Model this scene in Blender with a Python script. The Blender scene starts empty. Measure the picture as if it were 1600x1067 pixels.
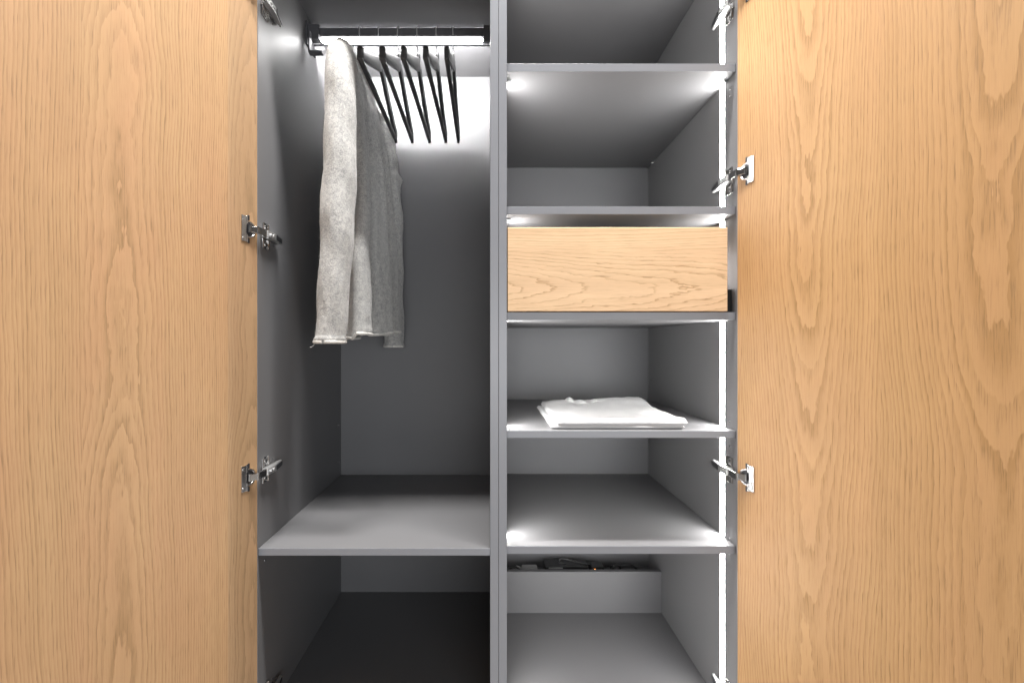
import bpy, bmesh, math, random
from mathutils import Vector, Matrix, noise as mnoise
R = math.radians
sc = bpy.context.scene
random.seed(7)

# ------------------------------------------------------------------ camera, light, exposure
ZC = 0.95                      # camera height (m); wardrobe front plane is y = 0
cam_d = bpy.data.cameras.new('camera'); cam = bpy.data.objects.new('camera', cam_d)
sc.collection.objects.link(cam); sc.camera = cam
cam.location = (0, -0.98, ZC); cam.rotation_euler = (R(90), 0, 0)
cam_d.sensor_fit = 'HORIZONTAL'; cam_d.sensor_width = 36; cam_d.lens = 15.75
cam_d.shift_x = 0.0219; cam_d.shift_y = 0.0012; cam_d.clip_start = 0.02; cam_d.clip_end = 50

w = bpy.data.worlds.new('World'); sc.world = w; w.use_nodes = True
w.node_tree.nodes['Background'].inputs[0].default_value = (0.93, 0.96, 1.0, 1)
w.node_tree.nodes['Background'].inputs[1].default_value = 0.05
sc.view_settings.view_transform = 'Standard'; sc.view_settings.look = 'None'
sc.view_settings.exposure = 0.0; sc.view_settings.gamma = 1

def area(name, loc, rot, sx, sy, power, col=(1, 1, 1), spread=180):
    l = bpy.data.lights.new(name, 'AREA'); l.shape = 'RECTANGLE'; l.size = sx; l.size_y = sy
    l.energy = power; l.color = col; l.spread = R(spread)
    o = bpy.data.objects.new(name, l); sc.collection.objects.link(o)
    o.location = loc; o.rotation_euler = rot
    return o
# room light: broad ceiling panel in front of the wardrobe
area('ceiling_lamp', (0.0, -0.30, 3.30), (0, 0, 0), 1.2, 0.16, 226, (1, 0.985, 0.96))
# fill light added far behind the camera to brighten the front faces
area('front_fill', (0.7, -2.9, 0.80), (R(90), 0, R(12)), 2.2, 0.9, 48, (0.94, 0.97, 1.0))

STRIP_E = 115.0                 # LED strip emission
RAIL_E = 46.0

# ------------------------------------------------------------------ helpers
def new_obj(name, me, mat, parent=None):
    o = bpy.data.objects.new(name, me); sc.collection.objects.link(o)
    if mat: me.materials.append(mat)
    if parent: o.parent = parent
    return o
def empty(name, loc=(0, 0, 0)):
    o = bpy.data.objects.new(name, None); sc.collection.objects.link(o); o.location = loc
    o.empty_display_size = 0.05
    return o
def tag(o, label, cat=None, group=None, kind=None):
    if label: o['label'] = label
    if cat: o['category'] = cat
    if group: o['group'] = group
    if kind: o['kind'] = kind
    return o
def bm_box(bm, x0, x1, y0, y1, z0, z1, bev=0.0, seg=2, M=None):
    r = bmesh.ops.create_cube(bm, size=1)
    vs = r['verts']
    for v in vs:
        v.co = Vector(((x0 + x1) / 2 + v.co.x * (x1 - x0), (y0 + y1) / 2 + v.co.y * (y1 - y0), (z0 + z1) / 2 + v.co.z * (z1 - z0)))
    if bev > 0:
        es = {e for v in vs for e in v.link_edges}
        rb = bmesh.ops.bevel(bm, geom=list(es), offset=bev, segments=seg, profile=0.5, affect='EDGES')
        vs = list({v for f in rb['faces'] for v in f.verts} | {v for v in vs if v.is_valid})
    if M is not None:
        for v in vs: v.co = M @ v.co
    return vs
def finish(bm, name, smooth=False):
    bmesh.ops.recalc_face_normals(bm, faces=bm.faces)
    me = bpy.data.meshes.new(name); bm.to_mesh(me); bm.free()
    if smooth: me.polygons.foreach_set('use_smooth', [True] * len(me.polygons))
    return me
def box(name, x0, x1, y0, y1, z0, z1, mat, parent=None, bev=0.0008, M=None):
    bm = bmesh.new(); bm_box(bm, x0, x1, y0, y1, z0, z1, bev, 2, M)
    return new_obj(name, finish(bm, name), mat, parent)
def tube_into(bm, pts, rad, n=8, cap=True, flat=None):
    """round tube along pts; rad float or list"""
    pts = [Vector(p) for p in pts]
    rings = []
    up = Vector((1, 0, 0))
    for i, p in enumerate(pts):
        t = (pts[min(i + 1, len(pts) - 1)] - pts[max(i - 1, 0)]).normalized()
        a = t.cross(up)
        if a.length < 1e-3: a = t.cross(Vector((0, 0, 1)))
        a.normalize(); b = t.cross(a).normalized()
        r = rad[i] if isinstance(rad, (list, tuple)) else rad
        rings.append([bm.verts.new(p + a * (r * math.cos(2 * math.pi * k / n)) + b * (r * math.sin(2 * math.pi * k / n))) for k in range(n)])
    for i in range(len(rings) - 1):
        for k in range(n):
            bm.faces.new((rings[i][k], rings[i][(k + 1) % n], rings[i + 1][(k + 1) % n], rings[i + 1][k]))
    if cap:
        bm.faces.new(rings[0][::-1]); bm.faces.new(rings[-1])
def smooth_path(pts, n=6):
    """Catmull-Rom"""
    P = [Vector(p) for p in pts]; out = []
    for i in range(len(P) - 1):
        p0 = P[max(i - 1, 0)]; p1 = P[i]; p2 = P[i + 1]; p3 = P[min(i + 2, len(P) - 1)]
        for k in range(n):
            t = k / n
            out.append(0.5 * ((2 * p1) + (p2 - p0) * t + (2 * p0 - 5 * p1 + 4 * p2 - p3) * t * t + (3 * p1 - p0 - 3 * p2 + p3) * t ** 3))
    out.append(P[-1]); return out
def grid_mesh(name, rows, closed=False, caps=False):
    """rows: list of lists of points"""
    n = len(rows[0]); verts = [tuple(p) for r in rows for p in r]; faces = []
    for i in range(len(rows) - 1):
        for k in range(n if closed else n - 1):
            a = i * n + k; b = i * n + (k + 1) % n
            faces.append((a, b, b + n, a + n))
    if caps:
        faces.append(tuple(range(n))[::-1]); faces.append(tuple(range((len(rows) - 1) * n, len(rows) * n)))
    me = bpy.data.meshes.new(name); me.from_pydata(verts, [], faces); me.update()
    me.polygons.foreach_set('use_smooth', [True] * len(me.polygons))
    return me

# ------------------------------------------------------------------ materials
class NT:
    def __init__(s, name):
        s.m = bpy.data.materials.new(name); s.m.use_nodes = True
        s.t = s.m.node_tree; s.b = s.t.nodes['Principled BSDF']
    def n(s, kind, **kw):
        nd = s.t.nodes.new(kind)
        for k, v in kw.items(): setattr(nd, k, v)
        return nd
    def put(s, sock, v):
        if isinstance(v, bpy.types.NodeSocket): s.t.links.new(v, sock)
        else: sock.default_value = v
    def math(s, op, a, b=0.0, c=0.0):
        nd = s.n('ShaderNodeMath', operation=op)
        s.put(nd.inputs[0], a); s.put(nd.inputs[1], b); s.put(nd.inputs[2], c)
        return nd.outputs[0]
    def vec(s, x, y, z=0.0):
        nd = s.n('ShaderNodeCombineXYZ')
        for i, v in enumerate((x, y, z)): s.put(nd.inputs[i], v)
        return nd.outputs[0]
    def noise(s, v, scale=1.0, detail=2.0, rough=0.5, dist=0.0):
        nd = s.n('ShaderNodeTexNoise'); s.put(nd.inputs['Vector'], v)
        nd.inputs['Scale'].default_value = scale; nd.inputs['Detail'].default_value = detail
        nd.inputs['Roughness'].default_value = rough; nd.inputs['Distortion'].default_value = dist
        return nd.outputs[0]
    def ramp(s, f, stops, interp='LINEAR'):
        nd = s.n('ShaderNodeValToRGB'); s.put(nd.inputs[0], f); cr = nd.color_ramp; cr.interpolation = interp
        while len(cr.elements) < len(stops): cr.elements.new(0.5)
        for e, (p, c) in zip(cr.elements, stops):
            e.position = p; e.color = (c, c, c, 1) if isinstance(c, (int, float)) else (*c, 1)
        return nd.outputs[0]
    def mix(s, f, a, b, mode='MIX'):
        nd = s.n('ShaderNodeMix', data_type='RGBA', blend_type=mode)
        s.put(nd.inputs[0], f)
        for i, v in ((6, a), (7, b)):
            if isinstance(v, tuple): v = (*v, 1) if len(v) == 3 else v
            s.put(nd.inputs[i], v)
        return nd.outputs[2]
    def bump(s, h, strength=0.2, dist=0.001):
        nd = s.n('ShaderNodeBump'); nd.inputs['Strength'].default_value = strength; nd.inputs['Distance'].default_value = dist
        s.put(nd.inputs['Height'], h); s.t.links.new(nd.outputs[0], s.b.inputs['Normal'])
    def set(s, **kw):
        for k, v in kw.items():
            if isinstance(v, tuple) and len(v) == 3: v = (*v, 1)
            s.put(s.b.inputs[k.replace('_', ' ')], v)
        return s.m

def laminate():
    k = NT('grey_laminate'); tc = k.n('ShaderNodeTexCoord')
    g = k.n('ShaderNodeNewGeometry')
    n1 = k.noise(g.outputs['Position'], 3.0, 4, 0.6)
    n2 = k.noise(g.outputs['Position'], 900.0, 2, 0.6)
    col = k.mix(n1, (0.119, 0.118, 0.123), (0.149, 0.148, 0.152))
    rg = k.math('MULTIPLY_ADD', n1, 0.16, 0.40)
    k.bump(n2, 0.06, 0.0004)
    return k.set(Base_Color=col, Roughness=rg)
def plain(name, col, rough=0.5, metal=0.0, noise_amt=0.1, scale=60):
    metal_bump = 0.0 if metal > 0.3 else 0.03
    k = NT(name); g = k.n('ShaderNodeTexCoord')
    n1 = k.noise(g.outputs['Object'], scale, 3, 0.6)
    c2 = tuple(c * (1 - noise_amt) for c in col)
    if metal_bump: k.bump(n1, metal_bump, 0.0005)
    return k.set(Base_Color=k.mix(n1, c2, col), Roughness=k.math('MULTIPLY_ADD', n1, 0.12, max(rough - 0.06, 0.02)), Metallic=metal)
def emit(name, col, e):
    k = NT(name); k.set(Base_Color=(0.8, 0.8, 0.8), Emission_Color=col, Emission_Strength=e); return k.m

def oak(name, u_ax, v_ax, leafw, t0, c, d0, slope, freq, light, dark, seed, grey_leaf=None, wob=0.040, grain=0.80, pink=(0.44, 0.246, 0.130), sharp=False, jag=0.0065):
    k = NT(name); tc = k.n('ShaderNodeTexCoord'); s = k.n('ShaderNodeSeparateXYZ'); k.t.links.new(tc.outputs['Object'], s.inputs[0])
    u = s.outputs[u_ax]; v = s.outputs[v_ax]
    us = k.math('DIVIDE', k.math('SUBTRACT', u, t0), leafw)
    lid = k.math('FLOOR', us)
    wl = k.math('MULTIPLY', k.math('SUBTRACT', us, lid), leafw)
    sd = k.math('MULTIPLY_ADD', lid, 0.37, seed)
    nA = k.noise(k.vec(sd, k.math('MULTIPLY', v, 2.2), 0.0), 1.0, 1, 0.4)
    nB = k.noise(k.vec(k.math('ADD', sd, 31.0), k.math('MULTIPLY', v, 1.7), 2.0), 1.0, 2, 0.5)
    nC = k.noise(k.vec(k.math('MULTIPLY', u, 45.0), k.math('MULTIPLY', v, 11.0), seed), 1.0, 3, 0.6)
    nF = k.noise(k.vec(k.math('MULTIPLY', u, 220.0), k.math('MULTIPLY', v, 26.0), seed), 1.0, 2, 0.6)
    wc = k.math('ADD', k.math('SUBTRACT', wl, c), k.math('MULTIPLY_ADD', nA, 0.05, -0.025))
    d = k.math('ADD', k.math('MULTIPLY_ADD', v, slope, d0), k.math('MULTIPLY_ADD', nB, wob, -wob / 2))
    d = k.math('ADD', d, k.math('MULTIPLY_ADD', nC, jag, -jag / 2))
    r = k.math('SQRT', k.math('ADD', k.math('MULTIPLY', wc, wc), k.math('MULTIPLY', d, d)))
    r = k.math('ADD', r, k.math('MULTIPLY', nF, 0.0018))
    n1d = k.noise(k.vec(k.math('MULTIPLY', r, 55.0), sd, 5.0), 1.0, 2, 0.6)
    ph = k.math('ADD', k.math('MULTIPLY', r, freq), k.math('MULTIPLY', n1d, 2.0))
    ring = k.math('FRACT', ph)
    ringid = k.math('FLOOR', ph)
    wn = k.n('ShaderNodeTexWhiteNoise', noise_dimensions='1D'); k.t.links.new(ringid, wn.inputs['W'])
    early = k.ramp(ring, [(0.0, 0.15), (0.06, 1.0), (0.22, 0.85), (0.55, 0.22), (0.95, 0.0), (1.0, 0.15)])
    if sharp: early = k.ramp(ring, [(0.0, 0.0), (0.03, 1.0), (0.09, 0.75), (0.20, 0.16), (0.9, 0.0), (1.0, 0.0)])
    ramt = k.math('MULTIPLY', early, k.math('MULTIPLY_ADD', wn.outputs[0], 0.65, 0.35))
    # pores: short vertical dashes, denser in the early wood
    pn = k.noise(k.vec(k.math('MULTIPLY', u, 620.0), k.math('MULTIPLY', v, 22.0), seed), 1.0, 2, 0.55)
    pores = k.ramp(pn, [(0.50, 0.0), (0.66, 1.0)])
    pores2 = k.math('MULTIPLY', pores, k.math('MULTIPLY_ADD', early, 0.8, 0.2))
    fib = k.noise(k.vec(k.math('MULTIPLY', u, 600.0), k.math('MULTIPLY', v, 5.0), seed + 3), 1.0, 3, 0.6)
    big = k.noise(k.vec(k.math('MULTIPLY', u, 9.0), k.math('MULTIPLY', v, 2.2), seed + 9), 1.0, 3, 0.55)
    base = k.mix(k.ramp(big, [(0.35, 0.0), (0.68, 1.0)]), light, pink)
    base = k.mix(k.math('MULTIPLY', k.ramp(fib, [(0.3, 0.0), (0.7, 1.0)]), 0.30), base, tuple(c_ * 0.80 for c_ in light))
    strk = k.noise(k.vec(k.math('MULTIPLY', u, 34.0), k.math('MULTIPLY', v, 0.9), seed + 21), 1.0, 3, 0.6)
    base = k.mix(k.math('MULTIPLY', k.ramp(strk, [(0.42, 0.0), (0.70, 1.0)]), 0.45), base, tuple(0.55 * a_ + 0.45 * b_ for a_, b_ in zip(light, dark)))
    mot = k.noise(k.vec(k.math('MULTIPLY', u, 14.0), k.math('MULTIPLY', v, 6.0), seed + 40), 1.0, 4, 0.6)
    base = k.mix(k.math('MULTIPLY', k.ramp(mot, [(0.50, 0.0), (0.72, 1.0)]), 0.35), base, tuple(min(1.0, c_ * 1.16) for c_ in light))
    col = k.mix(k.math('MULTIPLY', ramt, grain), base, dark)
    col = k.mix(k.math('MULTIPLY', pores2, 0.50), col, tuple(c_ * 0.55 for c_ in dark))
    lw = k.n('ShaderNodeTexWhiteNoise', noise_dimensions='1D'); k.put(lw.inputs['W'], sd)
    col = k.mix(k.math('MULTIPLY', lw.outputs[0], 0.16), col, tuple(c_ * 0.9 for c_ in dark))
    if grey_leaf is not None:
        hit = k.math('COMPARE', lid, grey_leaf, 0.1)
        col = k.mix(k.math('MULTIPLY', hit, 0.34), col, (0.25, 0.18, 0.115))
    # occasional dark pin knots
    vo = k.n('ShaderNodeTexVoronoi'); k.put(vo.inputs['Vector'], k.vec(k.math('MULTIPLY', u, 5.0), k.math('MULTIPLY', v, 2.1), seed)); vo.inputs['Scale'].default_value = 1.0
    kn = k.ramp(vo.outputs['Distance'], [(0.004, 1.0), (0.016, 0.0)])
    col = k.mix(k.math('MULTIPLY', kn, 0.7), col, (0.12, 0.06, 0.03))
    h = k.math('ADD', k.math('MULTIPLY', pores2, -1.0), k.math('MULTIPLY', early, -0.35))
    k.bump(h, 0.22, 0.0006)
    return k.set(Base_Color=col, Roughness=k.math('MULTIPLY_ADD', pores2, 0.2, 0.48), Specular_IOR_Level=0.35)

LAM = laminate()
EDGE = plain('edge_band_lit_grey', (0.235, 0.243, 0.266), 0.35, 0.0, 0.05, 40)  # paler than the laminate: light on the front faces put into the colour
OAK_L = oak('oak_veneer_left', 0, 2, 0.246, 0.072, 0.190, 0.072, 0.024, 235, (0.440, 0.272, 0.139), (0.262, 0.152, 0.068), 2.0, grey_leaf=-1)
OAK_R = oak('oak_veneer_right', 0, 2, 0.255, 0.012, 0.140, 0.075, -0.034, 215, (0.43, 0.252, 0.112), (0.268, 0.144, 0.053), 8.0, pink=(0.425, 0.236, 0.108))
OAK_D = oak('oak_drawer', 2, 0, 0.40, -0.2, 0.322, 0.042, 0.075, 165, (0.82, 0.58, 0.355), (0.36, 0.20, 0.08), 5.0, wob=0.03, pink=(0.82, 0.56, 0.35), sharp=True, jag=0.011, grain=0.68)
CHROME = plain('hinge_nickel', (0.66, 0.65, 0.64), 0.20, 1.0, 0.06, 60)
STEEL = plain('hinge_steel', (0.66, 0.66, 0.66), 0.30, 0.8, 0.15, 200)
DARKM = plain('hinge_dark', (0.05, 0.05, 0.055), 0.35, 0.6, 0.2, 200)
RAILM = plain('rail_anodised', (0.085, 0.085, 0.092), 0.42, 0.15, 0.1, 90)
ALU = plain('strip_profile', (0.55, 0.55, 0.56), 0.35, 1.0, 0.1, 90)
HANGP = plain('hanger_plastic', (0.045, 0.045, 0.047), 0.48, 0.0, 0.2, 150)
BLACKP = plain('black_plastic', (0.018, 0.018, 0.019), 0.38, 0.0, 0.2, 150)
WIRE = plain('hook_wire', (0.62, 0.62, 0.63), 0.30, 0.55, 0.05, 200)
WHITEP = plain('white_plastic', (0.55, 0.55, 0.53), 0.4, 0.0, 0.08, 100)
GREYP = plain('grey_plastic', (0.30, 0.30, 0.30), 0.4, 0.0, 0.08, 100)
PIN = plain('pin_metal', (0.75, 0.75, 0.75), 0.25, 1.0, 0.05, 200)
STRIP = emit('led_strip_diffuser', (1.0, 0.985, 0.96, 1), STRIP_E)
RAILLED = emit('rail_led_diffuser', (1.0, 0.99, 0.98, 1), RAIL_E)
RAILBACK = emit('rail_rear_led', (1.0, 0.99, 0.98, 1), 680.0)
REFL = plain('white_reflector', (0.78, 0.78, 0.78), 0.5, 0.0, 0.04, 90)
AMBER = emit('amber_indicator', (1.0, 0.35, 0.06, 1), 6.0)
FLOORM = plain('floor_laminate', (0.30, 0.28, 0.26), 0.5, 0.0, 0.2, 6)

def wool(name, dk, md_, lt):
    k = NT(name); tc = k.n('ShaderNodeTexCoord'); o = tc.outputs['Object']
    n1 = k.noise(o, 420.0, 3, 0.7); n2 = k.noise(o, 95.0, 4, 0.75, 0.8); n3 = k.noise(o, 9.0, 3, 0.5)
    f = k.math('ADD', k.math('MULTIPLY', n1, 0.55), k.math('MULTIPLY', n2, 0.45))
    col = k.ramp(f, [(0.36, dk), (0.48, md_), (0.60, lt)])
    col = k.mix(k.math('MULTIPLY', n3, 0.35), col, (0.44, 0.43, 0.41))
    wv = k.n('ShaderNodeTexWave', wave_type='BANDS', bands_direction='Z'); k.put(wv.inputs['Vector'], o)
    wv.inputs['Scale'].default_value = 120; wv.inputs['Distortion'].default_value = 3; wv.inputs['Detail'].default_value = 2
    h = k.math('ADD', f, k.math('MULTIPLY', wv.outputs[1], 0.15))
    k.bump(h, 0.9, 0.0022)
    k.set(Base_Color=col, Roughness=0.95, Specular_IOR_Level=0.1)
    k.b.inputs['Sheen Weight'].default_value = 0.35; k.b.inputs['Sheen Roughness'].default_value = 0.6
    return k.m
WOOL = wool('grey_wool', (0.15, 0.152, 0.16), (0.325, 0.320, 0.312), (0.53, 0.516, 0.490))
WOOLE = wool('grey_wool_rolled_edge', (0.35, 0.34, 0.32), (0.60, 0.58, 0.54), (0.78, 0.75, 0.70))
def cotton():
    k = NT('white_cotton'); tc = k.n('ShaderNodeTexCoord'); o = tc.outputs['Object']
    n1 = k.noise(o, 700.0, 2, 0.6); n2 = k.noise(o, 14.0, 4, 0.55)
    k.bump(k.math('ADD', k.math('MULTIPLY', n1, 0.25), n2), 0.25, 0.003)
    return k.set(Base_Color=k.mix(n2, (0.60, 0.60, 0.61), (0.66, 0.66, 0.66)), Roughness=0.9, Specular_IOR_Level=0.15)
COTTON = cotton()

# ------------------------------------------------------------------ floor (below the frame)
bm = bmesh.new(); bm_box(bm, -2.2, 2.2, -2.2, 1.0, -0.04, 0.0, 0)
tag(new_obj('floor', finish(bm, 'floor'), FLOORM), 'grey floor the wardrobe stands on', kind='structure')

# ------------------------------------------------------------------ wardrobe carcass
W = tag(empty('wardrobe'), 'grey two-bay fitted wardrobe standing open between its oak doors', 'wardrobe')
XL, XM0, XM1, XR = -0.507, 0.0014, 0.0378, 0.542
D, T = 0.55, 0.018
ZT, ZB = ZC + 0.906, ZC - 0.85
def Z(px, rec=0.0):               # height of an edge measured on the front plane
    return ZC + (535.5 - px) * 0.0014 * (0.98 + rec) / 0.98
def part(name, *a, **k): return box(name, *a, parent=W, **k)
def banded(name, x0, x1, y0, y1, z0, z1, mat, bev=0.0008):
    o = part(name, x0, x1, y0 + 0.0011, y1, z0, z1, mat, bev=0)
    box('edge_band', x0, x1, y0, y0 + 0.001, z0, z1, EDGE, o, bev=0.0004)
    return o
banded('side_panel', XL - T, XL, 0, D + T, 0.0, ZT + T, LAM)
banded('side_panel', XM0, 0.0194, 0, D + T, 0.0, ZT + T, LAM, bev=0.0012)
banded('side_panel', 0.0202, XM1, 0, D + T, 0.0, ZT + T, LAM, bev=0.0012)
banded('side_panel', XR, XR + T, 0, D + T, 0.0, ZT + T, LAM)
for x0, x1 in ((XL, XM0), (XM1, XR)):
    part('back_panel', x0, x1, D, D + 0.01, ZB - T, ZT + T, LAM, bev=0)
    part('top_panel', x0, x1, 0.001, D, ZT, ZT + T, LAM)
    part('bottom_panel', x0, x1, 0.001, D, ZB - T, ZB, LAM)
    part('plinth', x0, x1, 0.05, 0.066, 0.0, ZB - T, LAM)
REC = 0.006
shelf_px = [(100, 112), (323, 335), (488, 500), (673, 684), (853, 865)]
shelves = []
for a, b in shelf_px:
    z1, z0 = Z(a, REC), Z(b, REC)
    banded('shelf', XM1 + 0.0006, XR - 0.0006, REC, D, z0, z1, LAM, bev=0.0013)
    shelves.append((z0, z1))
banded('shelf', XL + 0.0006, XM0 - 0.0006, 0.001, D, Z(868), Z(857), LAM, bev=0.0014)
# low board closing off the cable space at the back of the bottom right bay
cb = part('cable_board', XM1, XR, 0.43, 0.446, ZB, ZC - 0.72, LAM)
part('cable_ledge', XM1, XR, 0.446, D, ZC - 0.780, ZC - 0.764, LAM, bev=0)

# shelf pins and screw caps
def disc_mesh(name, r=0.0035, h=0.004):
    bm = bmesh.new(); bmesh.ops.create_cone(bm, cap_ends=True, segments=12, radius1=r, radius2=r * 0.85, depth=h)
    return finish(bm, name)
pinme = disc_mesh('shelf_pin', 0.0030, 0.010); pinme.materials.append(PIN)
capme = disc_mesh('screw_cap', 0.0022, 0.0016); capme.materials.append(PIN)
def stud(me, name, x, y, z, s):
    o = bpy.data.objects.new(name, me); sc.collection.objects.link(o); o.parent = W
    o.location = (x, y, z); o.rotation_euler = (0, R(90) * s, 0)
for z0, z1 in shelves[:2]:
    for y in (0.04, 0.50):
        stud(pinme, 'shelf_pin', XR - 0.005, y, z0 - 0.0032, -1); stud(pinme, 'shelf_pin', XM1 + 0.005, y, z0 - 0.0032, 1)
for x, y, z, s in [(XR, .03, -.178, -1), (XR, .03, -.232, -1), (XR, .52, -.125, -1), (XR, .52, -.305, -1), (XR, .03, -.44, -1), (XR, .52, .41, -1),
                   (XL, .03, -.49, 1), (XL, .52, -.59, 1), (XL, .52, -.275, 1), (XL, .52, -.40, 1), (XR, .03, .57, -1), (XR, .03, .555, -1)]:
    stud(capme, 'screw_cap', x - 0.0006 * -s, y, ZC + z, s)

# ------------------------------------------------------------------ LED strips in the right bay (one pair per compartment)
def half_round(name, x, s, y, rad_a, rad_y, z0, z1, mat, parent, n=10):
    rows = []
    for z in (z0, z1):
        rows.append([(x + s * rad_a * math.sin(math.pi * i / n), y - rad_y * math.cos(math.pi * i / n), z) for i in range(n + 1)])
    me = grid_mesh(name, rows, closed=True, caps=True)
    return new_obj(name, me, mat, parent)
edges = [ZT] + [e for z0, z1 in shelves for e in (z1, z0)] + [ZB]
for i in range(0, len(edges), 2):
    hi, lo = edges[i] - 0.0015, edges[i + 1] + 0.0015
    for x, s in ((XR, -1), (XM1, 1)):
        p = part('light_profile', min(x, x + s * 0.0004), max(x, x + s * 0.0004), 0.0500, 0.0740, lo, hi, ALU, bev=0)
        half_round('light_strip', x + s * 0.0004, s, 0.062, 0.0008, 0.0090, lo, hi, STRIP, p)

# ------------------------------------------------------------------ doors and hinges
DH0, DH1, DW, DT = ZB - 0.016, ZT + 0.016, 0.538, 0.019
def door(xh, yh, ang, ysign, mat, label):
    bm = bmesh.new(); bm_box(bm, 0, DW, min(0, ysign * DT), max(0, ysign * DT), DH0 - ZC, DH1 - ZC, 0.0008)
    o = new_obj('door', finish(bm, 'door'), mat, W)
    o.location = (xh, yh, ZC); o.rotation_euler = (0, 0, R(ang)); o['label'] = label
    return o
OPEN = 20
HL = (-0.5035, -0.0085); HR = (0.5375, -0.0085)
door(*HL, -90 - OPEN, -1, OAK_L, 'oak veneer door beside the hanging bay, swung wide open')
door(*HR, -90 + OPEN, 1, OAK_R, 'oak veneer door beside the shelf bay, swung wide open')

def cyl_into(bm, c, axis, r, h, n=20, r2=None):
    M = Vector((0, 0, 1)).rotation_difference(Vector(axis)).to_matrix().to_4x4()
    bmesh.ops.create_cone(bm, cap_ends=True, segments=n, radius1=r, radius2=r if r2 is None else r2, depth=h, matrix=Matrix.Translation(c) @ M)
def hinge(side, z):
    s = 1 if side == 'L' else -1                     # wall normal
    xw = XL if side == 'L' else XR
    hx, hy = HL if side == 'L' else HR
    a = R(-90 - OPEN) if side == 'L' else R(-90 + OPEN)
    DM = Matrix.Translation((hx, hy, z)) @ Matrix.Rotation(a, 4, 'Z') @ Matrix.Scale(s, 4, (0, 1, 0))   # u, off the inner face (+), z
    WM = Matrix.Translation((xw, 0, z)) @ Matrix.Scale(s, 4, (1, 0, 0))                               # off the wall (+), depth, z
    # arm: tapered channel along the wall
    bm = bmesh.new()
    prof = [(0.006, 0.006), (0.019, 0.008), (0.020, 0.040), (0.013, 0.086), (0.007, 0.088)]
    vs0 = [bm.verts.new(WM @ Vector((p[0], p[1], -0.0075))) for p in prof]; vs1 = [bm.verts.new(WM @ Vector((p[0], p[1], 0.0075))) for p in prof]
    bm.faces.new(vs0[::-1]); bm.faces.new(vs1)
    for i in range(len(prof)): bm.faces.new((vs0[i], vs0[(i + 1) % 5], vs1[(i + 1) % 5], vs1[i]))
    bmesh.ops.bevel(bm, geom=list(bm.edges), offset=0.0012, segments=2, profile=0.5, affect='EDGES')
    for yy in (0.020, 0.032):
        cyl_into(bm, WM @ Vector((0.0205, yy, 0)), (1, 0, 0), 0.0034, 0.003, 14)
    h = new_obj('hinge', finish(bm, 'hinge'), STEEL, W)
    # dark inset cap with a pale bar
    bm = bmesh.new()
    q = [(0.0203, 0.044), (0.0138, 0.083)]
    for k_, off in ((0.0052, 0.0),):
        vs = [bm.verts.new(WM @ Vector((x_ + o_, y_, zz))) for o_ in (0.0, 0.0014) for (x_, y_) in q for zz in (-k_, k_)]
        for f in ((0, 1, 3, 2), (4, 5, 7, 6), (0, 1, 5, 4), (2, 3, 7, 6), (0, 2, 6, 4), (1, 3, 7, 5)): bm.faces.new([vs[i] for i in f])
    cp = new_obj('cover_cap', finish(bm, 'cover_cap'), DARKM, h)
    # mounting plate with wings, raised rims and screws
    bm = bmesh.new()
    bm_box(bm, 0.0, 0.006, 0.010, 0.078, -0.0095, 0.0095, 0.001, 2, WM)
    for sg in (-1, 1):
        bm_box(bm, 0.0, 0.0022, 0.017, 0.041, min(sg * 0.008, sg * 0.029), max(sg * 0.008, sg * 0.029), 0.001, 2, WM)
        bm_box(bm, 0.0021, 0.0048, 0.0165, 0.0195, min(sg * 0.009, sg * 0.0285), max(sg * 0.009, sg * 0.0285), 0.0006, 1, WM)
        bm_box(bm, 0.0021, 0.0048, 0.0385, 0.0415, min(sg * 0.009, sg * 0.0285), max(sg * 0.009, sg * 0.0285), 0.0006, 1, WM)
        cyl_into(bm, WM @ Vector((0.003, 0.029, sg * 0.0195)), (1, 0, 0), 0.0042, 0.003, 14)
        cyl_into(bm, WM @ Vector((0.0003, 0.066, sg * 0.0145)), (1, 0, 0), 0.0022, 0.0012, 10)
    new_obj('mounting_plate', finish(bm, 'mounting_plate'), CHROME, h)
    # cup flange on the door
    bm = bmesh.new()
    bm_box(bm, 0.029, 0.0415, 0, 0.0022, -0.0272, 0.0272, 0.0008, 2, DM)
    for sg in (-1, 1):
        bm_box(bm, 0.0255, 0.0292, 0, 0.0020, min(sg * 0.011, sg * 0.0285), max(sg * 0.011, sg * 0.0285), 0.0005, 1, DM)
        cyl_into(bm, DM @ Vector((0.0355, 0.0026, sg * 0.0195)), DM.to_3x3() @ Vector((0, 1, 0)), 0.0036, 0.0016, 14)
    # cup rim (annulus)
    n = 28; ring = []
    for rr, hh in ((0.0178, 0.0003), (0.0175, 0.0016), (0.0150, 0.0016), (0.0140, 0.0004)):
        ring.append([bm.verts.new(DM @ Vector((0.0225 + rr * math.cos(2 * math.pi * i / n), hh, rr * math.sin(2 * math.pi * i / n)))) for i in range(n)])
    for j in range(3):
        for i in range(n): bm.faces.new((ring[j][i], ring[j][(i + 1) % n], ring[j + 1][(i + 1) % n], ring[j + 1][i]))
    new_obj('cup_flange', finish(bm, 'cup_flange'), CHROME, h)
    bm = bmesh.new()
    cyl_into(bm, DM @ Vector((0.0225, 0.0004, 0)), DM.to_3x3() @ Vector((0, 1, 0)), 0.0142, 0.0006, 24)
    for sg in (-1, 1):
        bm_box(bm, 0.0215, 0.0253, 0, 0.0024, min(sg * 0.0190, sg * 0.0295), max(sg * 0.0190, sg * 0.0295), 0.0004, 1, DM)
    new_obj('cup_recess', finish(bm, 'cup_recess'), DARKM, h)
    # knuckle and link bar between the cup and the arm
    bm = bmesh.new()
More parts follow.
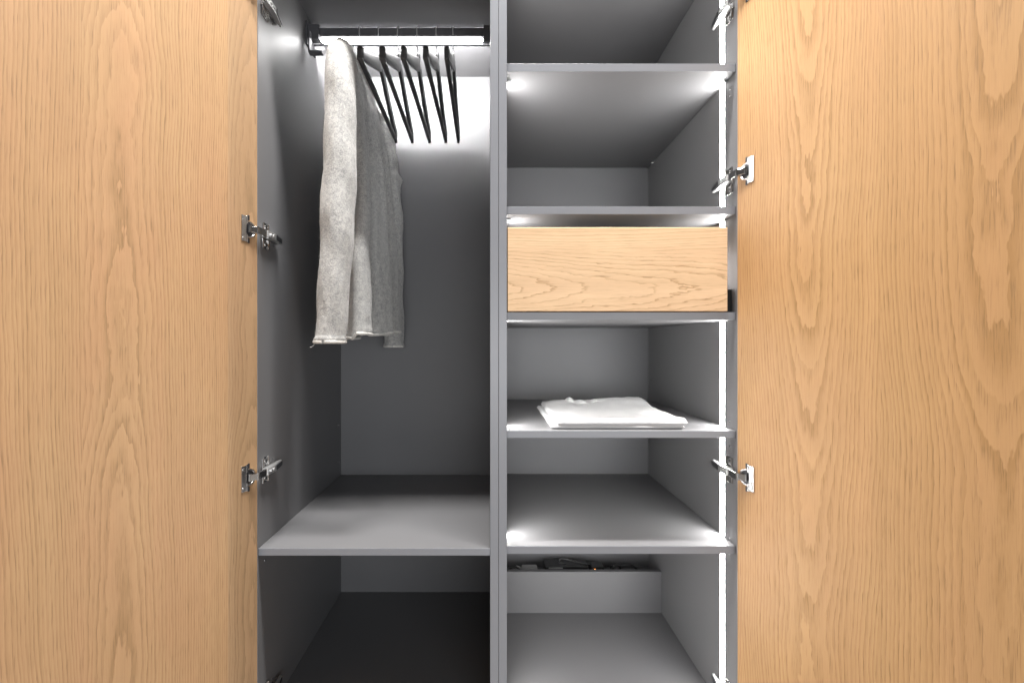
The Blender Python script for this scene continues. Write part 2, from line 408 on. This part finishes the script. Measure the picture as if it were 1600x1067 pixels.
    A = WM @ Vector((0.0145, 0.016, 0)); B = DM @ Vector((0.024, 0.0055, 0)); Cc = DM @ Vector((0.010, 0.0125, 0))
    def bar(P, Q, hw, th):
        dv = (Q - P); L = dv.length; dv.normalize(); up = Vector((0, 0, 1)); nn = dv.cross(up)
        M = Matrix((dv, nn, up)).transposed().to_4x4(); M.translation = P
        bm_box(bm, -0.001, L + 0.001, -th / 2, th / 2, -hw, hw, 0.0007, 2, M)
    bar(A, Cc, 0.0072, 0.0055); bar(Cc, B, 0.0066, 0.0050)
    cyl_into(bm, Cc, (0, 0, 1), 0.0036, 0.0155, 12); cyl_into(bm, B, (0, 0, 1), 0.0030, 0.0150, 12)
    new_obj('link_bar', finish(bm, 'link_bar'), CHROME, h)
for z in (0.757, 0.240, -0.285, -0.797): hinge('L', ZC + z)
for z in (0.750, 0.363, -0.285, -0.793): hinge('R', ZC + z)

# ------------------------------------------------------------------ drawer
dz0, dz1 = Z(486.5), Z(355)
bm = bmesh.new(); bm_box(bm, 0.0395, 0.5215, 0, 0.019, dz0 - ZC, dz1 - ZC, 0.0016, 3)
dr = new_obj('drawer', finish(bm, 'drawer'), OAK_D, W); dr.location = (0, 0.001, ZC); dr['label'] = 'pale oak drawer front with lengthwise cathedral grain'
bm = bmesh.new()
for x0, x1, y0, y1 in ((0.055, 0.067, 0.0205, 0.50), (0.497, 0.509, 0.0205, 0.50), (0.067, 0.497, 0.488, 0.50)):
    bm_box(bm, x0, x1, y0, y1, dz0 + 0.008, dz1 - 0.045, 0.0006)
bm_box(bm, 0.067, 0.497, 0.0205, 0.488, dz0 + 0.012, dz0 + 0.020, 0)
new_obj('drawer_box', finish(bm, 'drawer_box'), LAM, dr).location = (0, -0.001, -ZC)
part('drawer_runner', 0.5225, XR - 0.0004, 0.022, 0.048, shelves[2][1] + 0.0002, shelves[2][1] + 0.052, BLACKP, bev=0.0006)

# ------------------------------------------------------------------ hanging rail with light
RY, RZ = 0.285, ZC
rx0, rx1 = XL + 0.006, XM0 - 0.0005
rail = part('hanging_rail', rx0, rx1, 0.262, 0.294, RZ + 0.849, RZ + 0.872, RAILM, bev=0.0012)
box('reflector_lip', -0.468, -0.024, 0.2905, 0.2938, RZ + 0.8462, RZ + 0.8488, REFL, rail, bev=0)
box('rear_light_baffle', rx0, rx1, 0.2940, 0.3015, RZ + 0.8465, RZ + 0.8478, RAILM, rail, bev=0)  # added ledge that cuts off the rear strip's light lower down the back wall
box('upper_light_baffle', rx0, rx1, 0.2940, 0.2985, RZ + 0.8590, RZ + 0.8602, RAILM, rail, bev=0)  # added ledge that keeps the rear strip's light off the top panel above
def half_round_x(name, x0, x1, c, n_in, n_out, r_in, r_out, mat, parent, n=10):
    """half-round diffuser along x; c = (y, z), n_in = direction in the mounting plane, n_out = direction it faces"""
    rows = []; e_ = r_in * 1.6
    for t_ in (0.02, 0.1, 0.25, 0.5, 0.8, 1.0):
        rows.append((x0 + e_ * t_, math.sqrt(1 - (1 - t_) ** 2)))
    rows = rows + [(x0 + x1 - x_, k_) for x_, k_ in rows[::-1]]
    rows = [[(x, c[0] + n_in[0] * r_in * k_ * math.cos(math.pi * i / n) + n_out[0] * r_out * k_ * math.sin(math.pi * i / n),
              c[1] + n_in[1] * r_in * k_ * math.cos(math.pi * i / n) + n_out[1] * r_out * k_ * math.sin(math.pi * i / n)) for i in range(n + 1)] for x, k_ in rows]
    return new_obj(name, grid_mesh(name, rows, closed=True, caps=True), mat, parent)
half_round_x('light_strip', -0.474, -0.018, (0.2780, RZ + 0.8488), (1, 0), (0, -1), 0.0100, 0.0085, RAILLED, rail)
half_round_x('light_strip', -0.474, -0.018, (0.2942, RZ + 0.8535), (0, 1), (1, 0), 0.0046, 0.0030, RAILBACK, rail)
# end bracket on the left wall, end cap at the partition
bm = bmesh.new()
bm_box(bm, XL, XL + 0.0055, 0.252, 0.316, RZ + 0.822, RZ + 0.886, 0.001)
bm_box(bm, XL + 0.0056, XL + 0.036, 0.256, 0.2615, RZ + 0.838, RZ + 0.878, 0.0008)
bm_box(bm, XL + 0.013, XL + 0.017, 0.240, 0.2558, RZ + 0.790, RZ + 0.850, 0.0006)
bm_box(bm, XL + 0.0171, XL + 0.050, 0.240, 0.2558, RZ + 0.790, RZ + 0.796, 0.0006)
new_obj('end_bracket', finish(bm, 'end_bracket'), RAILM, rail)
bm = bmesh.new(); bm_box(bm, XM0 - 0.018, XM0 - 0.0002, 0.2575, 0.2615, RZ + 0.832, RZ + 0.877, 0.0012)
new_obj('end_cap', finish(bm, 'end_cap'), RAILM, rail)

# ------------------------------------------------------------------ coat hangers (origin at the neck, plane x = 0)
def make_hanger():
    root = empty('coat_hanger')
    def beam(bm, P, Q, wx, hz, wx2=None, hz2=None, n=8, bow=0.0):
        rows = []
        for i in range(n + 1):
            t = i / n; c = Vector(P).lerp(Vector(Q), t); c.z += bow * math.sin(math.pi * t)
            a = wx + ((wx2 or wx) - wx) * t; b = hz + ((hz2 or hz) - hz) * t
            ring = []
            for k in range(12):
                an = 2 * math.pi * k / 12; ca, sa = math.cos(an), math.sin(an)
                ring.append(bm.verts.new(c + Vector((a / 2 * math.copysign(abs(ca) ** 0.5, ca), 0, b / 2 * math.copysign(abs(sa) ** 0.5, sa)))))
            rows.append(ring)
        for i in range(n):
            for k in range(12): bm.faces.new((rows[i][k], rows[i][(k + 1) % 12], rows[i + 1][(k + 1) % 12], rows[i + 1][k]))
        bm.faces.new(rows[0][::-1]); bm.faces.new(rows[-1])
    for sg in (-1, 1):
        bm = bmesh.new()
        beam(bm, (0, sg * 0.004, 0.783), (0, sg * 0.212, 0.686), 0.010, 0.042, 0.012, 0.026, 10, -0.004)
        # rounded shoulder end dropping to the bar
        beam(bm, (0, sg * 0.2125, 0.690), (0, sg * 0.2185, 0.664), 0.012, 0.010, 0.010, 0.008, 4)
        new_obj('shoulder_arm', finish(bm, 'shoulder_arm', True), HANGP, root)
    bm = bmesh.new(); beam(bm, (0, -0.214, 0.670), (0, 0.214, 0.670), 0.011, 0.012, n=12)
    new_obj('trouser_bar', finish(bm, 'trouser_bar', True), HANGP, root)
    # eyelet neck
    bm = bmesh.new(); n, m = 20, 8; rows = []
    for i in range(n):
        a = 2 * math.pi * i / n; c = Vector((0, 0.0125 * math.cos(a), 0.801 + 0.0125 * math.sin(a)))
        rows.append([bm.verts.new(c + Vector((0.0045 * math.sin(2 * math.pi * k / m), 0, 0)) + Vector((0, math.cos(a), math.sin(a))) * 0.0038 * math.cos(2 * math.pi * k / m)) for k in range(m)])
    for i in range(n):
        for k in range(m): bm.faces.new((rows[i][k], rows[i][(k + 1) % m], rows[(i + 1) % n][(k + 1) % m], rows[(i + 1) % n][k]))
    new_obj('neck', finish(bm, 'neck', True), HANGP, root)
    bm = bmesh.new()
    pts = smooth_path([(0, 0, 0.812), (0, -0.006, 0.819), (0, -0.0255, 0.832), (0, -0.0290, 0.850), (0, -0.0280, 0.868), (0, -0.0200, 0.8790), (0, -0.006, 0.8815), (0, 0.008, 0.8790), (0, 0.0155, 0.870), (0, 0.0165, 0.862)], 5)
    tube_into(bm, pts, 0.0014, 8)
    new_obj('hook', finish(bm, 'hook', True), WIRE, root)
    return root
def copy_tree(o):
    c = o.copy(); sc.collection.objects.link(c)
    for ch in o.children:
        d = ch.copy(); sc.collection.objects.link(d); d.parent = c
    return c
hg0 = make_hanger()
hx = [-0.360, -0.308, -0.255, -0.201, -0.148, -0.102]
hlab = ['black plastic hanger inside the grey sweater', 'empty black hanger right beside the grey sweater', 'second empty black hanger along from the sweater',
        'middle one of the five empty black hangers on the lit rail', 'second empty black hanger from the partition', 'empty black hanger closest to the partition']
for i, x in enumerate(hx):
    o = hg0 if i == 0 else copy_tree(hg0)
    o.location = (x, RY + 0.002, ZC); o.rotation_euler = (0, 0, R((0, 0.6, 0.4, -0.5, -0.8, 0.3)[i]))
    tag(o, hlab[i], 'hanger', 'coat hangers on the lit rail')

# ------------------------------------------------------------------ sweater on the first hanger
SW = tag(empty('sweater', (-0.36, RY, ZC)), 'heather grey wool sweater hanging on the lit rail', 'sweater')
def nz(x, y, z): return mnoise.noise(Vector((x, y, z)))
def sstep(a, b, x):
    t = max(0, min(1, (x - a) / (b - a))); return t * t * (3 - 2 * t)
# local coordinates: x across (towards the camera-visible face is +x), y depth from the rail, z from camera height
def torso_rows():
    rows = []; NV, NP = 110, 72
    for i in range(NV + 1):
        v = i / NV; row = []
        for k in range(2 * NP):
            side = 1 if k < NP else -1
            p = -1 + 2 * (k / NP) if side > 0 else 1 - 2 * ((k - NP) / NP)
            e = max(0.0, 1 - abs(p) ** 2.6) ** 0.5
            zh = 0.802 - 0.108 * abs(0.205 * p) / 0.215
            ztop = min(zh, 0.752 - 0.010 * (1 - p * p) * (1 if side > 0 else -0.6)) + 0.004
            zhem = 0.030 + 0.010 * p + (0.0 if side > 0 else -0.012) + 0.004 * math.sin(5 * p + side)
            z = ztop + (zhem - ztop) * v
            half = 0.200 - 0.045 * sstep(0.0, 0.35, v) + 0.012 * sstep(0.6, 1.0, v)
            yr = half + 0.012 * sstep(0.1, 0.6, v)
            yf = -0.200 + 0.085 * sstep(0.0, 0.16, v) + 0.062 * sstep(0.14, 0.30, v) - 0.100 * sstep(0.40, 0.75, v)
            y = yf + (yr - yf) * (p + 1) / 2
            th = 0.009 + 0.024 * sstep(0.0, 0.16, v) + 0.014 * sstep(0.3, 1.0, v)
            am = 0.015 * sstep(0.04, 0.40, v)
            q_ = p + 0.10 * v
            f = 0.9 * math.sin(2 * math.pi * (1.15 * q_ + 0.30)) + 0.38 * math.sin(2 * math.pi * (3.1 * q_ + 0.1) + side) * (1 - 0.5 * v)
            f += 0.8 * nz(2.6 * q_ + 5, 1.3 * v, side * 3.0)
            x = side * th * e + am * f * (0.35 + 0.65 * e) + 0.030 * sstep(0.1, 0.9, v)
            x += 0.0022 * nz(14 * p, 22 * v, side * 9) + 0.016 * sstep(0.35, 0.9, -p) * sstep(0.06, 0.22, v)
            x += (-0.022 + 0.017 * (p + 1)) * sstep(0.03, 0.2, v)
            # rolled hem
            if v > 0.975: x += side * 0.0045 * math.sin((v - 0.975) / 0.025 * math.pi) * e
            row.append((x, y, z))
        rows.append(row)
    return rows
new_obj('torso', grid_mesh('torso', torso_rows(), closed=True), WOOL, SW)
def sleeve_rows(path, radx, rady, seed, fold=0.006, rot=0.0, n=48, m=120, bunch=0.0):
    P = smooth_path(path, m // (len(path) - 1)); rows = []
    L = len(P) - 1
    def interp(tab, t):
        for (a, va), (b, vb) in zip(tab, tab[1:]):
            if t <= b: return va + (vb - va) * sstep(a, b, t)
        return tab[-1][1]
    for i, c in enumerate(P):
        t = i / L; a, b = interp(radx, t), interp(rady, t); row = []
        for k in range(n):
            an = 2 * math.pi * k / n
            # horizontal crease rolls + lengthwise folds
            f = fold * (0.5 * nz(1.6 * math.cos(an) + seed, 1.6 * math.sin(an), 3.2 * t) + 0.55 * nz(2.2 * math.cos(an) + seed, 2.2 * math.sin(an) + 4, 13 * t)
                        + 0.30 * math.sin(43 * t + 2.0 * math.cos(an + seed)) * sstep(0.25, 0.5, t))
            f += 0.0012 * nz(9 * math.cos(an), 9 * math.sin(an), 40 * t + seed)
            f += bunch * (math.exp(-((t - 0.50) / 0.012) ** 2) - 0.8 * math.exp(-((t - 0.475) / 0.016) ** 2) + 0.6 * math.exp(-((t - 0.44) / 0.014) ** 2)) * (0.6 + 0.4 * math.cos(an))
            roll = 0.0035 * math.sin(max(0, (t - 0.985) / 0.015) * math.pi)
            dx, dy = math.cos(an) * (a + f + roll), math.sin(an) * (b + f + roll)
            cr, sr = math.cos(rot), math.sin(rot)
            row.append((c.x + dx * cr - dy * sr, c.y + dx * sr + dy * cr, c.z))
        rows.append(row)
    return rows, P
near, Pn = sleeve_rows([(0.004, -0.130, 0.738), (0.006, -0.180, 0.716), (0.012, -0.215, 0.640), (0.014, -0.228, 0.44), (0.008, -0.234, 0.22), (-0.004, -0.240, 0.002)],
                       [(0, 0.003), (0.05, 0.011), (0.14, 0.016), (0.36, 0.031), (0.7, 0.037), (1, 0.033)],
                       [(0, 0.006), (0.06, 0.020), (0.14, 0.029), (0.36, 0.044), (0.7, 0.046), (1, 0.038)], 2.3, fold=0.0042)
new_obj('sleeve', grid_mesh('sleeve', near, closed=True), WOOL, SW)
far, Pf = sleeve_rows([(0.004, 0.140, 0.735), (0.012, 0.190, 0.700), (0.030, 0.205, 0.620), (0.044, 0.206, 0.44), (0.046, 0.205, 0.22), (0.046, 0.207, -0.012)],
                      [(0, 0.004), (0.05, 0.014), (0.14, 0.022), (0.35, 0.026), (0.7, 0.029), (1, 0.030)],
                      [(0, 0.006), (0.06, 0.022), (0.14, 0.030), (0.35, 0.032), (0.7, 0.034), (1, 0.034)], 7.7, fold=0.008, bunch=0.006)
new_obj('sleeve', grid_mesh('sleeve', far, closed=True), WOOL, SW)
def rolled_edge(name, ring, rad):
    bm = bmesh.new(); pts = [Vector(p) for p in ring] + [Vector(ring[0])]
    tube_into(bm, pts, rad, 8, cap=False)
    return new_obj(name, finish(bm, name, True), WOOLE, SW)
rolled_edge('cuff', near[-1], 0.0042); rolled_edge('cuff', far[-1], 0.0038)
tr = torso_rows(); rolled_edge('hem', tr[-1], 0.0040); rolled_edge('neckband', tr[0], 0.0032)
bm = bmesh.new(); b0 = Vector(near[-1][30])
tube_into(bm, smooth_path([b0, b0 + Vector((-0.002, -0.003, -0.006)), b0 + Vector((-0.006, -0.004, -0.011)), b0 + Vector((-0.011, -0.004, -0.012))], 5), 0.0006, 6)
new_obj('loose_thread', finish(bm, 'loose_thread', True), WOOL, SW)

# stray fibres standing off the knit
rf = random.Random(3); fv, ff = [], []
for rows_, cnt in ((near, 5200), (torso_rows(), 4200), (far, 1800)):
    nr, nc = len(rows_), len(rows_[0])
    for _ in range(cnt):
        i, k = rf.randrange(4, nr - 1), rf.randrange(nc)
        p = Vector(rows_[i][k]); q = Vector(rows_[i][(k + 1) % nc]); r_ = Vector(rows_[i + 1][k])
        nn = (q - p).cross(r_ - p)
        if nn.length < 1e-12: continue
        nn.normalize(); cx = sum(a[0] for a in rows_[i]) / nc; cy = sum(a[1] for a in rows_[i]) / nc
        if nn.dot(p - Vector((cx, cy, p.z))) < 0: nn = -nn
        p = p + (q - p) * rf.random() + (r_ - p) * rf.random()
        d_ = (nn + Vector((rf.uniform(-1, 1), rf.uniform(-1, 1), rf.uniform(-1, 1))) * 0.9).normalized() * rf.uniform(0.002, 0.0055)
        sd_ = d_.cross(Vector((rf.uniform(-1, 1), rf.uniform(-1, 1), rf.uniform(-1, 1)))).normalized() * 0.00016
        b_ = len(fv); fv += [tuple(p - sd_), tuple(p + sd_), tuple(p + d_)]; ff.append((b_, b_ + 1, b_ + 2))
me = bpy.data.meshes.new('fuzz'); me.from_pydata(fv, [], ff); me.update()
new_obj('fuzz', me, WOOLE, SW)['kind'] = 'stuff'

# ------------------------------------------------------------------ folded shirt on the fourth shelf
SH = tag(empty('folded_shirt', (0.295, 0.180, shelves[3][1])), 'white folded cotton shirt lying on the shelf below the drawer', 'shirt')
def slab(name, x0, x1, y0, y1, z0, th, seed, parent, wr=0.003, rear=0.0, tilt=None, nx=72, ny=60, rn=0.9):
    """soft folded layer: closed sheet with rounded edges"""
    rows = []
    NR = 7
    def edge(t, r):                                    # 0..1 -> rounded inset
        return t
    for j in range(ny + 1):
        ty = j / ny; row = []
        for half_ in (0, 1):
            for i in range(nx + 1):
                tx = i / nx if half_ == 0 else 1 - i / nx
                # edge rounding
                ex = min(tx, 1 - tx) * (x1 - x0); ey = min(ty, 1 - ty) * (y1 - y0)
                r = th / 2
                kx = math.sqrt(max(0, 1 - max(0, 1 - ex / r) ** 2)); ky = math.sqrt(max(0, 1 - max(0, 1 - ey / r) ** 2))
                h = th / 2 * (kx * ky) ** rn
                x = x0 + (x1 - x0) * tx; y = y0 + (y1 - y0) * ty
                x += 0.004 * nz(y * 14, seed, 1); y += 0.003 * nz(x * 12, seed, 5)
                z = z0 + th / 2 + (h if half_ == 0 else -h)
                if half_ == 0:
                    z += wr * (nz(x * 14, y * 16, seed) + 0.7 * nz(x * 38, y * 26, seed + 2) + 0.5 * abs(nz(x * 20 + y * 30, y * 9, seed + 7))) * kx * ky
                    if rear: z += rear * sstep(0.62, 0.98, ty) * (0.45 + 0.75 * nz(x * 11, 0.3, seed) + 0.5 * math.sin(x * 55) * 0.4 + 1.1 * math.exp(-((x - 0.085) / 0.045) ** 2)) * kx * ky
                row.append((x, y, z))
        rows.append(row)
    me = grid_mesh(name, rows, closed=True)
    return new_obj(name, me, COTTON, parent)
slab('lower_fold', -0.158, 0.142, -0.158, 0.146, 0.0003, 0.011, 1.0, SH, 0.001)
slab('upper_fold', -0.145, 0.147, -0.160, 0.150, 0.0090, 0.0125, 4.0, SH, 0.0030, 0.0110)
# collar: loose gathered band at the rear with an open neck
rows = []
for i in range(41):
    t = i / 40; x = -0.075 + 0.125 * t; row = []
    for k in range(7):
        s_ = k / 6
        zz = 0.0215 + 0.0105 * s_ * (0.75 + 0.6 * math.sin(7 * t + 1.2) * math.sin(17 * t) + 0.4 * nz(t * 9, 2, 3))
        yy = 0.118 + 0.020 * s_ - 0.030 * math.sin(math.pi * t) + 0.004 * math.sin(21 * t + 3 * s_)
        row.append((x, yy, zz))
    rows.append(row)
me = grid_mesh('collar', rows); o = new_obj('collar', me, COTTON, SH)
md = o.modifiers.new('thick', 'SOLIDIFY'); md.thickness = 0.0018

# ------------------------------------------------------------------ cables and adapters behind the cable board
LZ = ZC - 0.764
def cable(name, pts, rad, label, group='cables behind the low board', mat=BLACKP):
    o0 = Vector(pts[0]); bm = bmesh.new(); tube_into(bm, [p - o0 for p in smooth_path(pts, 8)], rad, 8)
    o = new_obj(name, finish(bm, name, True), mat); o.location = o0
    return tag(o, label, 'cable', group)
def gadget(name, x0, x1, y0, y1, h, mat, label, cat):
    bm = bmesh.new(); bm_box(bm, -(x1 - x0) / 2, (x1 - x0) / 2, -(y1 - y0) / 2, (y1 - y0) / 2, 0, h, 0.004, 3)
    r = empty(name, ((x0 + x1) / 2, (y0 + y1) / 2, LZ + 0.0002)); new_obj('housing', finish(bm, 'housing'), mat, r)
    tag(r, label, cat); return r
g1 = gadget('plug', 0.105, 0.155, 0.465, 0.495, 0.036, GREYP, 'small pale plug lying behind the low grey board', 'plug')
bm = bmesh.new(); tube_into(bm, smooth_path([(-0.024, 0, 0.026), (-0.034, 0.002, 0.032), (-0.042, 0.004, 0.034), (-0.052, 0.004, 0.026)], 5), 0.003, 8)
new_obj('strain_relief', finish(bm, 'strain_relief', True), GREYP, g1)
g2 = gadget('power_adapter', 0.180, 0.320, 0.475, 0.520, 0.040, BLACKP, 'black power adapter with a pale label strip behind the low board', 'adapter')
box('rating_label', -0.058, -0.012, -0.0229, -0.0226, 0.031, 0.035, GREYP, g2, bev=0)
g3 = gadget('lighting_driver', 0.330, 0.372, 0.470, 0.510, 0.037, BLACKP, 'small black lighting driver with a glowing amber dot', 'driver')
bm = bmesh.new(); cyl_into(bm, Vector((-0.010, -0.0203, 0.0310)), (0, 1, 0), 0.0018, 0.0012, 10)
new_obj('indicator', finish(bm, 'indicator'), AMBER, g3)
cable('looped_cable', [(0.25, 0.480, LZ + 0.043), (0.225, 0.472, LZ + 0.054), (0.232, 0.470, LZ + 0.066), (0.262, 0.472, LZ + 0.060), (0.30, 0.480, LZ + 0.046), (0.335, 0.49, LZ + 0.0400)], 0.0026, 'thin black cable rising in a loop over the adapter')
cable('coiled_cable', [(0.385, 0.485, LZ + 0.004), (0.40, 0.478, LZ + 0.030), (0.415, 0.482, LZ + 0.038), (0.43, 0.492, LZ + 0.026), (0.42, 0.50, LZ + 0.012), (0.40, 0.498, LZ + 0.022), (0.41, 0.49, LZ + 0.035), (0.44, 0.488, LZ + 0.036), (0.47, 0.490, LZ + 0.032), (0.50, 0.492, LZ + 0.004)], 0.0036, 'tangled black cable beside the amber indicator')
cable('flat_cable', [(0.048, 0.482, LZ + 0.004), (0.060, 0.470, LZ + 0.028), (0.075, 0.474, LZ + 0.036), (0.092, 0.484, LZ + 0.030), (0.12, 0.505, LZ + 0.004)], 0.0032, 'short black cable between the partition and the pale plug')
